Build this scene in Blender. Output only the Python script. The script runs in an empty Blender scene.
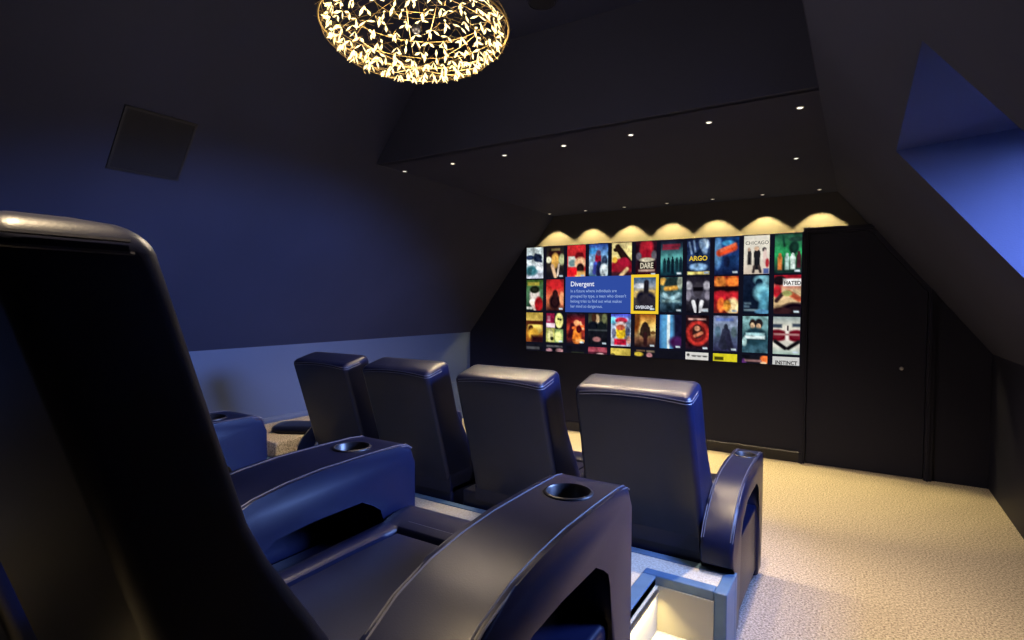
import bpy, bmesh, math, random
from mathutils import Vector, Matrix
random.seed(7)
PI = math.pi
S = bpy.context.scene
COL = S.collection
S.view_settings.view_transform = 'Standard'
try: S.view_settings.look = 'None'
except Exception: pass
S.view_settings.gamma = 1.0
S.view_settings.exposure = 0.0
S.view_settings.use_curve_mapping = False

# ------------------------------------------------------------------ colours / materials
def lin(c):
    return tuple(((v/255)/12.92 if v/255 <= .04045 else ((v/255+.055)/1.055)**2.4) for v in c)

def mat(name, col, rough=.5, spec=.5, metal=0.0, bump=0.0, bscale=60, var=0.0, vscale=8, coat=0.0):
    m = bpy.data.materials.new(name); m.use_nodes = True
    nt = m.node_tree; b = nt.nodes['Principled BSDF']
    b.inputs['Base Color'].default_value = (*col, 1)
    b.inputs['Roughness'].default_value = rough
    b.inputs['Specular IOR Level'].default_value = spec
    b.inputs['Metallic'].default_value = metal
    if coat: b.inputs['Coat Weight'].default_value = coat; b.inputs['Coat Roughness'].default_value = .25
    tc = nt.nodes.new('ShaderNodeTexCoord')
    if var:
        n = nt.nodes.new('ShaderNodeTexNoise'); n.inputs['Scale'].default_value = vscale; n.inputs['Detail'].default_value = 4
        nt.links.new(tc.outputs['Object'], n.inputs['Vector'])
        r = nt.nodes.new('ShaderNodeValToRGB')
        r.color_ramp.elements[0].position = .3; r.color_ramp.elements[1].position = .7
        r.color_ramp.elements[0].color = (*[v*(1-var) for v in col], 1)
        r.color_ramp.elements[1].color = (*[v*(1+var) for v in col], 1)
        nt.links.new(n.outputs['Fac'], r.inputs['Fac']); nt.links.new(r.outputs['Color'], b.inputs['Base Color'])
    if bump:
        n = nt.nodes.new('ShaderNodeTexNoise'); n.inputs['Scale'].default_value = bscale; n.inputs['Detail'].default_value = 3
        nt.links.new(tc.outputs['Object'], n.inputs['Vector'])
        bp = nt.nodes.new('ShaderNodeBump'); bp.inputs['Strength'].default_value = bump; bp.inputs['Distance'].default_value = .01
        nt.links.new(n.outputs['Fac'], bp.inputs['Height']); nt.links.new(bp.outputs['Normal'], b.inputs['Normal'])
    return m

def emat(name, col, strength):
    m = bpy.data.materials.new(name); m.use_nodes = True
    nt = m.node_tree; nt.nodes.clear()
    o = nt.nodes.new('ShaderNodeOutputMaterial'); e = nt.nodes.new('ShaderNodeEmission')
    e.inputs['Color'].default_value = (*col, 1); e.inputs['Strength'].default_value = strength
    nt.links.new(e.outputs[0], o.inputs[0]); return m

def screen_mat():
    m = bpy.data.materials.new('screen_picture'); m.use_nodes = True
    nt = m.node_tree; nt.nodes.clear()
    o = nt.nodes.new('ShaderNodeOutputMaterial'); e = nt.nodes.new('ShaderNodeEmission')
    a = nt.nodes.new('ShaderNodeAttribute'); a.attribute_name = 'picture'
    e.inputs['Strength'].default_value = 1.0
    nt.links.new(a.outputs['Color'], e.inputs['Color']); nt.links.new(e.outputs[0], o.inputs[0]); return m

def carpet_mat(name, c0, c1, scale=105):
    m = bpy.data.materials.new(name); m.use_nodes = True
    nt = m.node_tree; b = nt.nodes['Principled BSDF']; b.inputs['Roughness'].default_value = 1; b.inputs['Specular IOR Level'].default_value = .05
    tc = nt.nodes.new('ShaderNodeTexCoord')
    v = nt.nodes.new('ShaderNodeTexNoise'); v.inputs['Scale'].default_value = scale; v.inputs['Detail'].default_value = 5; v.inputs['Roughness'].default_value = .75
    nt.links.new(tc.outputs['Object'], v.inputs['Vector'])
    r = nt.nodes.new('ShaderNodeValToRGB'); r.color_ramp.elements[0].position = .36; r.color_ramp.elements[1].position = .64
    r.color_ramp.elements[0].color = (*c0, 1); r.color_ramp.elements[1].color = (*c1, 1)
    nt.links.new(v.outputs['Fac'], r.inputs['Fac']); nt.links.new(r.outputs['Color'], b.inputs['Base Color'])
    bp = nt.nodes.new('ShaderNodeBump'); bp.inputs['Strength'].default_value = .35; bp.inputs['Distance'].default_value = .008
    nt.links.new(v.outputs['Fac'], bp.inputs['Height']); nt.links.new(bp.outputs['Normal'], b.inputs['Normal'])
    return m

BAND = mat('scallop_lightened_wall_paint', (.058, .054, .058), .85, .05, var=.06, vscale=2)  # lightened so the scallops read bright under weaker wall washers
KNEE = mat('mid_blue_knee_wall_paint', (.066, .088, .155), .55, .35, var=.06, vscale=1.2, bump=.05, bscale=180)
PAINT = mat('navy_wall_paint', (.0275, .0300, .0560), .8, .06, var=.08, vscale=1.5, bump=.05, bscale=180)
TRIMP = mat('navy_satin_paint', (.0110, .0120, .0270), .5, .12, bump=.02, bscale=90)
LEATHER = mat('navy_leather', (.0028, .0044, .0210), .36, .30, bump=.05, bscale=420, var=.12, vscale=14)
STITCH = mat('leather_stitching', (.05, .052, .08), .45, .5)
PLASTIC = mat('black_plastic', (.006, .006, .010), .38, .5)
PLINTH = mat('black_base_board', (.008, .008, .012), .5, .4)
NOSING = mat('daylight_tinted_nosing', (.070, .125, .20), .4, .4, var=.1, vscale=20)  # steel blue cast of the window light put into the paint colour
STEPPAINT = mat('cream_step_lining', (.42, .38, .28), .6, .3)
CARPET = carpet_mat('beige_loop_carpet', (.11, .095, .086), (.56, .495, .455))
CARPET2 = carpet_mat('pale_platform_carpet', (.30, .27, .21), (.50, .46, .37))
GRILLE = mat('speaker_grille_cloth', (.012, .012, .017), .8, .2, bump=.3, bscale=300)
BRASS = mat('warm_brass', (.42, .29, .10), .4, .5, metal=1)
STEEL = mat('brushed_steel', (.6, .58, .55), .3, .5, metal=1)
BLACKSCR = mat('matt_black_screen', (.006, .006, .010), .7, .2)
LED = emat('led_warm_white', (1.0, .78, .36), 3.2)
LAMPGLOW = emat('downlight_glow', (1.0, .93, .80), 3.0)
STEPLED = emat('step_light_glow', (1.0, .80, .35), 2.5)
WHITE_E = emat('screen_white_text', lin((235, 238, 250)), 1.0)
CAPT_E = emat('screen_caption_text', lin((150, 175, 225)), 1.0)
YEL_E = emat('screen_yellow', lin((248, 208, 48)), 1.0)
DARK_E = emat('screen_dark_text', lin((25, 22, 25)), 1.0)
GOLD_E = emat('screen_gold_text', lin((225, 190, 60)), 1.0)
PANEL_E = emat('screen_blue_panel', lin((48, 76, 160)), 1.0)
BLK_E = emat('screen_black_field', lin((17, 17, 30)), 1.0)
PIC = screen_mat()
GLASS = bpy.data.materials.new('window_glass'); GLASS.use_nodes = True
_n = GLASS.node_tree; _n.nodes.clear()
_o = _n.nodes.new('ShaderNodeOutputMaterial'); _t = _n.nodes.new('ShaderNodeBsdfTransparent'); _g = _n.nodes.new('ShaderNodeBsdfGlossy')
_g.inputs['Roughness'].default_value = .02
_f = _n.nodes.new('ShaderNodeFresnel'); _f.inputs[0].default_value = 1.45; _mx = _n.nodes.new('ShaderNodeMixShader')
_n.links.new(_f.outputs[0], _mx.inputs[0]); _n.links.new(_t.outputs[0], _mx.inputs[1]); _n.links.new(_g.outputs[0], _mx.inputs[2]); _n.links.new(_mx.outputs[0], _o.inputs[0])

# ------------------------------------------------------------------ object helpers
def tag(o, label=None, cat=None, group=None, kind=None):
    if label: o['label'] = label
    if cat: o['category'] = cat
    if group: o['group'] = group
    if kind: o['kind'] = kind
    return o

def empty(name, loc, rz=0.0):
    o = bpy.data.objects.new(name, None); COL.objects.link(o); o.location = loc; o.rotation_euler = (0, 0, rz); o.empty_display_size = .1
    return o

def obj(name, bm, m, parent=None, smooth=None, loc=None):
    me = bpy.data.meshes.new(name)
    bmesh.ops.recalc_face_normals(bm, faces=bm.faces)
    bm.to_mesh(me); bm.free()
    if isinstance(m, (list, tuple)):
        for q in m: me.materials.append(q)
    else: me.materials.append(m)
    if smooth is not None:
        for p in me.polygons: p.use_smooth = True
        try: me.set_sharp_from_angle(angle=math.radians(smooth))
        except Exception: pass
    o = bpy.data.objects.new(name, me); COL.objects.link(o)
    if parent: o.parent = parent
    if loc: o.location = loc
    return o

def copy_tree(o, parent=None):
    c = o.copy(); COL.objects.link(c); c.parent = parent
    for ch in list(o.children): copy_tree(ch, c)
    return c

def box(bm, x0, x1, y0, y1, z0, z1, bevel=0.0, seg=2):
    vs = [bm.verts.new((x, y, z)) for z in (z0, z1) for y in (y0, y1) for x in (x0, x1)]
    fs = [(0, 2, 3, 1), (4, 5, 7, 6), (0, 1, 5, 4), (2, 6, 7, 3), (0, 4, 6, 2), (1, 3, 7, 5)]
    F = [bm.faces.new([vs[i] for i in f]) for f in fs]
    if bevel:
        es = list({e for f in F for e in f.edges})
        bmesh.ops.bevel(bm, geom=es, offset=bevel, segments=seg, profile=.5, affect='EDGES')
    return bm

def B(*a, **k):
    return box(bmesh.new(), *a, **k)

def prism(bm, poly, axis, a, b):
    """poly in the two other axes, extruded along axis from a to b"""
    def P(p, t):
        if axis == 'x': return (t, p[0], p[1])
        if axis == 'y': return (p[0], t, p[1])
        return (p[0], p[1], t)
    A = [bm.verts.new(P(p, a)) for p in poly]; C = [bm.verts.new(P(p, b)) for p in poly]
    bm.faces.new(A); bm.faces.new(list(reversed(C)))
    n = len(poly)
    for i in range(n): bm.faces.new([A[i], C[i], C[(i+1) % n], A[(i+1) % n]])
    return bm

def slab(bm, quad, thick):
    """planar polygon with thickness along its normal direction vector 'thick'"""
    A = [bm.verts.new(p) for p in quad]; C = [bm.verts.new(Vector(p)+Vector(thick)) for p in quad]
    bm.faces.new(A); bm.faces.new(list(reversed(C)))
    n = len(quad)
    for i in range(n): bm.faces.new([A[i], C[i], C[(i+1) % n], A[(i+1) % n]])
    return bm

def tube(bm, pts, r, seg=6, closed=False):
    pts = [Vector(p) for p in pts]; n = len(pts); rings = []
    up = None
    for i, p in enumerate(pts):
        if closed: d = pts[(i+1) % n]-pts[i-1]
        else: d = pts[min(i+1, n-1)]-pts[max(i-1, 0)]
        d.normalize()
        if up is None:
            up = d.orthogonal().normalized()
        up = (up - d*up.dot(d))
        up = up.normalized() if up.length > 1e-6 else d.orthogonal().normalized()
        w = d.cross(up)
        rings.append([bm.verts.new(p+r*(math.cos(2*PI*k/seg)*up+math.sin(2*PI*k/seg)*w)) for k in range(seg)])
    m = n if closed else n-1
    for i in range(m):
        a, b = rings[i], rings[(i+1) % n]
        for k in range(seg): bm.faces.new([a[k], a[(k+1) % seg], b[(k+1) % seg], b[k]])
    if not closed:
        bm.faces.new(rings[0]); bm.faces.new(list(reversed(rings[-1])))
    return bm

def lathe(bm, prof, c=(0, 0, 0), seg=32, cap=False):
    rings = []
    for r, z in prof:
        rings.append([bm.verts.new((c[0]+r*math.cos(2*PI*k/seg), c[1]+r*math.sin(2*PI*k/seg), c[2]+z)) for k in range(seg)])
    for a, b in zip(rings, rings[1:]):
        for k in range(seg): bm.faces.new([a[k], a[(k+1) % seg], b[(k+1) % seg], b[k]])
    if cap:
        bm.faces.new(rings[0]); bm.faces.new(list(reversed(rings[-1])))
    return bm

def rring(hw, d0, d1, r, seg=4):
    """rounded rectangle ring in x (half width hw) and y (d0..d1), list of (x,y)"""
    r = max(1e-4, min(r, hw*.98, (d1-d0)*.49)); out = []
    for cx, cy, a0 in ((hw-r, d1-r, 0), (-hw+r, d1-r, PI/2), (-hw+r, d0+r, PI), (hw-r, d0+r, 3*PI/2)):
        for i in range(seg+1):
            a = a0+PI/2*i/seg; out.append((cx+r*math.cos(a), cy+r*math.sin(a)))
    return out

# ------------------------------------------------------------------ room
XL, XR = -3.90, 0.844        # knee walls
YB, YF, YW = -1.60, 5.30, 5.47   # rear wall, face of joinery, wall behind it
KZ = 1.00                    # knee wall height
SZ = 2.31                    # soffit height
CZ = 2.90                    # upper ceiling
YS = 2.80                    # soffit front face
TL = (SZ-KZ)/(-2.88-XL)      # left slope
def xl(z): return XL+(z-KZ)/TL
SLR = 1.30
def xr(z): return (2.085-z)/SLR
def zr(x): return 2.085-SLR*x
XRS = xr(SZ)
XR = .838; KZR = 2.085-SLR*XR
T = .12
st = lambda o, l, c='wall': tag(o, l, c, kind='structure')
st(obj('floor', B(XL-.3, XR+1.0, YB-.1, YW+.1, -.12, 0), CARPET), 'beige speckled carpet floor of the cinema room', 'floor')
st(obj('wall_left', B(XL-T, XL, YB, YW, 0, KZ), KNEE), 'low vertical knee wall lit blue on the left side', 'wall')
st(obj('wall_right', B(XR, XR+T, YB, YW, 0, KZR), TRIMP), 'dark low knee wall along the right edge of the carpet', 'wall')
XW = xl(CZ)
st(obj('wall_rear', B(XL-T, XR+T, YB-T, YB, 0, CZ+.1), PAINT), 'rear wall behind the back row of seats', 'wall')
st(obj('wall_front', B(XL-T, XR+T, YW, YW+T, 0, CZ+.1), BAND), 'dark front wall above the screen washed by scallops of light', 'wall')
# sloping ceilings
nl = Vector((-TL, 0, 1)).normalized()*T
bm = bmesh.new()
slab(bm, [(XL, YB, KZ), (XL, YW, KZ), (xl(CZ), YW, CZ), (xl(CZ), YB, CZ)], nl)
st(obj('ceiling_slope_left', bm, PAINT), 'dark blue sloping attic ceiling on the left', 'ceiling')
nr = Vector((SLR, 0, 1)).normalized()*.06
OY0, OY1, OZ0, OZ1 = 1.56, 2.61, 1.40, 1.945     # dormer opening
bm = bmesh.new()
def rq(y0, y1, z0, z1):
    slab(bm, [(xr(z0), y0, z0), (xr(z0), y1, z0), (xr(z1), y1, z1), (xr(z1), y0, z1)], nr)
rq(YB, OY0-.05, KZR, SZ); rq(OY1+.05, YW, KZR, SZ); rq(OY0-.05, OY1+.05, KZR, OZ0); rq(OY0-.05, OY1+.05, OZ1, SZ)
st(obj('ceiling_slope_right', bm, PAINT), 'dark sloping attic ceiling on the right pierced by the roof window', 'ceiling')
# soffit, bulkhead, upper ceiling
st(obj('ceiling_soffit', B(xl(SZ)-.02, XRS+.02, YS+.03, YW, SZ, SZ+.08), PAINT), 'flat lowered ceiling with downlights in front of the screen', 'ceiling')
bm = bmesh.new(); prism(bm, [(xl(SZ), SZ+.0), (XRS, SZ+.0), (XRS, CZ), (xl(CZ), CZ)], 'y', YS, YS+.05)
st(obj('ceiling_bulkhead', bm, PAINT), 'vertical face rising from the front edge of the lowered ceiling', 'ceiling')
st(obj('ceiling', B(XW-.05, XRS+.1, YB, YS+.05, CZ, CZ+.1), PAINT), 'upper flat ceiling above the chandelier', 'ceiling')
st(obj('ceiling_side', B(XRS, XRS+.08, YB, YS+.05, SZ-.005, CZ), PAINT), 'upright strip between right slope and upper ceiling', 'ceiling')
# dormer recess
DX1, DZ1 = .64, 1.99   # head outer end
def xo(z): return DX1+(DZ1-z)/SLR   # outer (window) plane
bm = bmesh.new()
slab(bm, [(xr(OZ1), OY0, OZ1), (xr(OZ1), OY1, OZ1), (DX1, OY1, DZ1), (DX1, OY0, DZ1)], (0, 0, .05))
slab(bm, [(xr(OZ0), OY0, OZ0), (xr(OZ0), OY1, OZ0), (xo(OZ0), OY1, OZ0), (xo(OZ0), OY0, OZ0)], (0, 0, -.05))
ck = [(xr(OZ1), OZ1), (DX1, DZ1), (xo(OZ0), OZ0), (xr(OZ0), OZ0)]
prism(bm, ck, 'y', OY1, OY1+.05); prism(bm, ck, 'y', OY0-.05, OY0)
st(obj('window_reveal', bm, PAINT), 'deep blue lined recess of the roof window at top right', 'window recess')
# window frame and pane in the outer plane
wd = Vector((xo(OZ0)-DX1, 0, OZ0-DZ1)); wl = wd.length; wd.normalize(); wn = Vector((-wd.z, 0, wd.x)).normalized()
if wn.x < 0: wn = -wn
def wp(s, y, k=0): return Vector((DX1, y, DZ1))+wd*s+wn*k
bm = bmesh.new(); fw = .06
def wbar(s0, s1, y0, y1): slab(bm, [wp(s0, y0), wp(s1, y0), wp(s1, y1), wp(s0, y1)], wn*.05)
wbar(0, fw, OY0, OY1); wbar(wl-fw, wl, OY0, OY1); wbar(fw, wl-fw, OY0, OY0+fw); wbar(fw, wl-fw, OY1-fw, OY1)
wf = st(obj('window_1', bm, mat('white_window_frame', (.5, .52, .55), .4)), 'roof window frame at the outer end of the blue recess', 'window')
bm = bmesh.new(); slab(bm, [wp(fw, OY0+fw, .02), wp(wl-fw, OY0+fw, .02), wp(wl-fw, OY1-fw, .02), wp(fw, OY1-fw, .02)], wn*.006)
obj('window_pane', bm, GLASS, wf)
# world daylight + portal over the window
w = bpy.data.worlds.new('daylight'); S.world = w; w.use_nodes = True
wn_ = w.node_tree; bg = wn_.nodes['Background']
bg.inputs['Color'].default_value = (.25, .41, 1.0, 1); bg.inputs['Strength'].default_value = 200.0
pl = bpy.data.lights.new('window_daylight', 'AREA'); pl.shape = 'RECTANGLE'; pl.size = OY1-OY0-.02; pl.size_y = wl-.02
pl.cycles.is_portal = True
po = bpy.data.objects.new('window_daylight', pl); COL.objects.link(po)
pm = Matrix.Identity(4)
pm.col[0].xyz = Vector((0, 1, 0)); pm.col[2].xyz = wn; pm.col[1].xyz = wn.cross(Vector((0, 1, 0)))
pm.translation = wp(wl/2, (OY0+OY1)/2, -.005)
po.matrix_world = pm

# joinery carrying the screen (its top stands just under the light scallops)
JT = 1.965
bm = bmesh.new(); prism(bm, [(XL, 0), (-.41, 0), (-.41, JT), (xl(JT), JT), (xl(KZ), KZ)], 'y', YF, YW)
st(obj('wall_front_joinery', bm, TRIMP), 'dark panelled lower front wall that carries the screen', 'wall')
bm = bmesh.new(); prism(bm, [(.50, 0), (XR, 0), (XR, KZR), (.50, 2.085-SLR*.50)], 'y', YF, YW)
st(obj('wall_front_return', bm, TRIMP), 'dark strip of front wall between door and right knee wall', 'wall')
# door with raking head
bm = bmesh.new()
zt = 1.945
prism(bm, [(-.36, .005), (.445, .005), (.445, zr(.445)-.055), (xr(zt)-.045, zt), (-.36, zt)], 'y', YF-.005, YW)
dr = st(obj('door_1', bm, TRIMP), 'dark flush door with raked top right corner beside the screen', 'door')
kb = bmesh.new(); lathe(kb, [(0.0005, 0), (.012, .001), (.015, .006), (.013, .011), (.006, .013), (.005, .03)], seg=20)
bmesh.ops.rotate(kb, verts=kb.verts, cent=(0, 0, 0), matrix=Matrix.Rotation(-PI/2, 3, 'X'))
k = obj('door_knob', kb, STEEL, dr, 40, (.292, YF-.035, .856)); k['label'] = 'small bright metal knob'
bm = bmesh.new()
prism(bm, [(-.41, 0), (-.365, 0), (-.365, 1.95), (-.41, 1.995)], 'y', YF-.03, YW)
prism(bm, [(-.41, 1.995), (-.365, 1.95), (xr(1.95)-.02, 1.95), (xr(1.995), 1.995)], 'y', YF-.03, YW)
prism(bm, [(.45, 0), (.50, 0), (.50, zr(.50)), (.45, zr(.45))], 'y', YF-.03, YW)
prism(bm, [(xr(1.95)-.04, 1.95), (xr(1.95), 1.95), (.45, zr(.45)), (.45, zr(.45)-.05)], 'y', YF-.018, YW)
prism(bm, [(.462, 0), (.478, 0), (.478, zr(.478)), (.462, zr(.462))], 'y', YF-.045, YF)
prism(bm, [(-.396, 0), (-.38, 0), (-.38, 1.965), (-.396, 1.981)], 'y', YF-.045, YF)
prism(bm, [(-.396, 1.981), (-.38, 1.965), (xr(1.965), 1.965), (xr(1.981), 1.981)], 'y', YF-.045, YF)
st(obj('trim_1', bm, TRIMP), 'dark moulded casing around the door', 'door casing')
SKIRT = mat('satin_skirting_paint', (.012, .012, .020), .35, .3)
bm = bmesh.new(); prism(bm, [(YF, 0), (YF-.020, 0), (YF-.020, .084), (YF-.014, .094), (YF, .096)], 'x', XL, -.41)
st(obj('baseboard_front', bm, SKIRT), 'dark skirting board under the screen with a thin bright top edge', 'skirting board')
bm = bmesh.new(); prism(bm, [(XL, 0), (XL+.018, 0), (XL+.018, .42), (XL+.008, .437), (XL, .44)], 'y', YB, YF)
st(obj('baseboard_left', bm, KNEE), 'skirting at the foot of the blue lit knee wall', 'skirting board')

# ------------------------------------------------------------------ seating platform
PZ, PX, PY = .30, -.380, 2.285
NX = -.640                    # notch left side
NY0, NY1 = 1.10, 2.085        # step notch
tw = .045
bm = bmesh.new()
box(bm, XL+.018, NX, YB, PY-tw, 0, PZ-.004)
box(bm, NX, PX-.02, NY1, PY-tw, 0, PZ-.004)
box(bm, NX, PX-.02, YB, NY0, 0, PZ-.004)
st(obj('floor_platform', bm, CARPET2), 'pale carpeted raised platform under the back row', 'platform')
bm = bmesh.new()
box(bm, XL+.018, PX, PY-tw, PY, 0, PZ, .004)                 # front edge board
box(bm, PX-tw, PX, NY1-.005, PY-tw, 0, PZ, .004)            # right end
st(obj('trim_2', bm, NOSING), 'grey painted edge board along the platform front, blue daylight put into its colour', 'edge board')
bm = bmesh.new()
box(bm, NX-.055, PX-tw, NY1-.004, NY1+.045, PZ-.035, PZ+.002, .004)
box(bm, NX-.055, NX-.0, NY0, NY1-.004, PZ-.035, PZ+.002, .004)
box(bm, PX-tw, PX, YB, NY0, 0, PZ, .004)
st(obj('trim_3', bm, NOSING), 'grey nosing around the cut out platform step, blue daylight put into its colour', 'edge board')
bm = bmesh.new()
box(bm, NX, PX-tw, NY1-.008, NY1, .0, PZ-.035)
box(bm, NX, NX+.008, NY0, NY1-.008, .0, PZ-.035)
st(obj('trim_4', bm, STEPPAINT), 'cream lined inner faces of the lit step recess', 'step lining')
t = tag(obj('step_tread', B(NX+.008, PX-.002, NY0, NY1-.008, 0, .095, .004), CARPET2), 'low pale carpeted step glowing inside the platform cut out', 'step')
# step light
sl = empty('step_light', (NX+.010, NY1-.20, PZ-.045)); tag(sl, 'slim warm light strip under the nosing of the platform cut out', 'light')
obj('light_housing', B(0, .012, -.17, .17, 0, .010, .002), STEEL, sl)
obj('light_lens', B(.002, .010, -.165, .165, -.003, 0), STEPLED, sl)
# ledge by the left wall
t = st(obj('trim_5', B(XL+.018, -3.30, PY+.005, 3.55, 0, .40, .012), CARPET), 'carpeted ledge box against the left knee wall', 'ledge')
bm = bmesh.new()
ry = rring(.20, -.13, .13, .09, 5); rr = []
for kx, z in ((.93, 0), (1, .012), (1, .03), (.93, .045), (.6, .052)):
    rr.append([bm.verts.new((x*kx, y*kx, z)) for x, y in ry])
for a, b in zip(rr, rr[1:]):
    for i in range(len(a)): bm.faces.new([a[i], a[(i+1) % len(a)], b[(i+1) % len(a)], b[i]])
bm.faces.new(rr[0]); bm.faces.new(rr[-1])
c = obj('flat_dark_item', bm, LEATHER, None, 50, (-3.46, 2.62, .40)); c.rotation_euler[2] = .5  # unidentified dark item, built as a plain rounded slab
tag(c, 'flat dark item lying on the carpeted ledge by the left wall', 'cushion')

# ------------------------------------------------------------------ recliners
def rear_y(z): return -.32-.30*(z-.35)
def thick(z):
    if z < .48: return .23
    if z < .76: return .23-(z-.48)/.28*.09
    return .14
def backrest_bm(top, wt, wb, cr=.018, ti=.27, fx=.55, ex=0.0):
    bm = bmesh.new(); rings = []
    z0 = .26; n = 16; rt = .034
    zs = [z0+(top-rt-z0)*i/n for i in range(n+1)]
    def sect(z, shrink=0.0):
        f = min(1, (z-z0)/(top-z0)); hw = (wb+(wt-wb)*f)/2
        y0 = rear_y(z); y1 = y0+thick(z)+ex
        ring = []
        for x, y in rring(hw-shrink*fx, y0+shrink*.9, y1-shrink*1.1, max(.01, .026-.2*shrink), 5):
            crown = cr*(1-(x/hw)**2)                       # the top edge arches a little
            edge = .010*max(0, 1-abs(z-.62)/.4)*(1 if y > (y0+y1)/2 else 0)*(1-(x/hw)**2)
            ring.append(bm.verts.new((x, y+edge, z+crown*max(0, (z-.75)/(top-.75))+ti*(y-(y0+y1)/2)*max(0, (z-.6)/(top-.6)))))
        return ring
    for z in zs: rings.append(sect(z))
    for i in range(1, 6):
        a = PI/2*i/6; rings.append(sect(top-rt+rt*math.sin(a)*.8, rt*.8*(1-math.cos(a))))
    rings.append(sect(top-rt+rt*.85, .045))
    for a, b in zip(rings, rings[1:]):
        for i in range(len(a)): bm.faces.new([a[i], a[(i+1) % len(a)], b[(i+1) % len(a)], b[i]])
    bm.faces.new(rings[0]); bm.faces.new(list(reversed(rings[-1])))
    return bm
def back_stitch_bm(top, wt, wb, cr=.018, ti=.27, ex=0.0):
    """double row of stitching across the back and over the corner just under the top roll"""
    bm = bmesh.new()
    for dz in (.0, .012):
        z = top-.034+dz; f = (z-.26)/(top-.26); hw = (wb+(wt-wb)*f)/2
        y0 = rear_y(z); y1 = y0+thick(z)+ex; k = max(0, (z-.6)/(top-.6)); kc = max(0, (z-.75)/(top-.75))
        def at(x, y): return (x, y, z+cr*(1-(x/hw)**2)*kc+ti*(y-(y0+y1)/2)*k)
        pts = [at(-hw+.028+(2*hw-.056)*i/24, y0-.0005) for i in range(25)]
        for i in range(1, 6):
            a = PI/2*i/5; pts.append(at(hw-.026+.0265*math.sin(a), y0+.026-.0265*math.cos(a)))
        for i in range(1, 7): pts.append(at(hw+.0005, y0+.026+i*.014))
        tube(bm, pts, .0021, 5)
    return bm
def seat_bm(hw):
    bm = bmesh.new(); nx, ny = 24, 34
    y0, y1 = -.20, .50
    def h(x, y):
        u = abs(x)/hw; z = .448+.012*max(0, (y-.1))/.4
        sb = hw-abs(x); fb_ = .50-y
        bol = max(0, 1-(sb-.036)**2/.036**2)**.5*.55 if sb < .072 else 0
        fb = max(0, 1-(fb_-.075)**2/.075**2)**.5 if fb_ < .15 else 0
        z += .022*max(bol, fb)-(.009 if max(bol, fb) == 0 and min(sb-.072, fb_-.15) < .012 else 0)
        z += .014*(1-u*u)*math.sin(PI*min(1, max(0, (y+.2)/.56)))
        if y > .47: z -= .06*((y-.47)/.03)**2
        if hw-abs(x) < .02: z -= .03*((.02-(hw-abs(x)))/.02)**2
        return z
    xs = sorted(set([hw*(-1+2*i/nx) for i in range(nx+1)]+[s*(hw-d) for s in (-1, 1) for d in (.005, .012, .066, .0715, .0725, .082, .086)]))
    ys = sorted(set([y0+(y1-y0)*i/ny for i in range(ny+1)]+[y1-d for d in (.006, .015, .143, .1495, .1505, .16, .164)]))
    g = [[bm.verts.new((x, y, h(x, y))) for x in xs] for y in ys]
    for j in range(len(ys)-1):
        for i in range(len(xs)-1): bm.faces.new([g[j][i], g[j][i+1], g[j+1][i+1], g[j+1][i]])
    # skirt
    loop = [g[0][i] for i in range(len(xs))]+[g[j][-1] for j in range(1, len(ys))]+[g[-1][i] for i in range(len(xs)-2, -1, -1)]+[g[j][0] for j in range(len(ys)-2, 0, -1)]
    low = [bm.verts.new((v.co.x, v.co.y, .34)) for v in loop]
    n = len(loop)
    for i in range(n): bm.faces.new([loop[i], loop[(i+1) % n], low[(i+1) % n], low[i]])
    bm.faces.new(low)
    return bm
def seat_stitch_bm(hw):
    bm = bmesh.new()
    yy = .398
    tube(bm, [(-hw+.085+(2*hw-.17)*i/12, yy-.02, .4725) for i in range(13)], .0016, 5)
    return bm
ARM_TOP = [(.500, .59), (.498, .617), (.490, .634), (.474, .643), (.44, .6465), (.32, .6475), (.18, .646), (.08, .638), (0, .625), (-.08, .600), (-.15, .558), (-.215, .505), (-.258, .448), (-.272, .39)]
SHORT_TOP = ARM_TOP[:8]+[(.05, .62), (.03, .56)]
def arm_bm(x0, x1, short=False):
    if short: prof = [(.500, .03), (.503, .3)]+SHORT_TOP+[(.03, .03), (.10, .03), (.10, .48), (.14, .52), (.30, .530)]
    else: prof = [(.500, .03), (.503, .3)]+ARM_TOP+[(-.262, .345), (-.205, .31), (-.20, .03), (-.10, .03), (-.10, .42), (-.07, .475), (-.02, .505), (.05, .522), (.15, .530), (.30, .530)]
    prof += [(.345, .524), (.378, .50), (.392, .46), (.396, .30), (.396, .03)]
    bm = bmesh.new(); prism(bm, prof, 'x', x0, x1)
    es = [e for e in bm.edges if len(e.link_faces) == 2 and any(len(f.verts) > 4 for f in e.link_faces)]
    bmesh.ops.bevel(bm, geom=es, offset=.016, segments=4, profile=.5, affect='EDGES')
    return bm
def arm_stitch_bm(x0, x1, short=False):
    bm = bmesh.new(); line = ARM_TOP[2:8] if short else ARM_TOP[2:13]
    for x in (x0+.0035, x1-.0035):
        s = 1 if x > (x0+x1)/2 else -1
        for k in (0, 1):
            pts = [(x-s*(.005*k), y, z-.0035+.0045*k) for y, z in line]
            if k == 1: pts = [(x-s*.0085, y, z-.0004) for y, z in line]
            tube(bm, pts, .0021, 5)
    return bm
CUPY = .355
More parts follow.
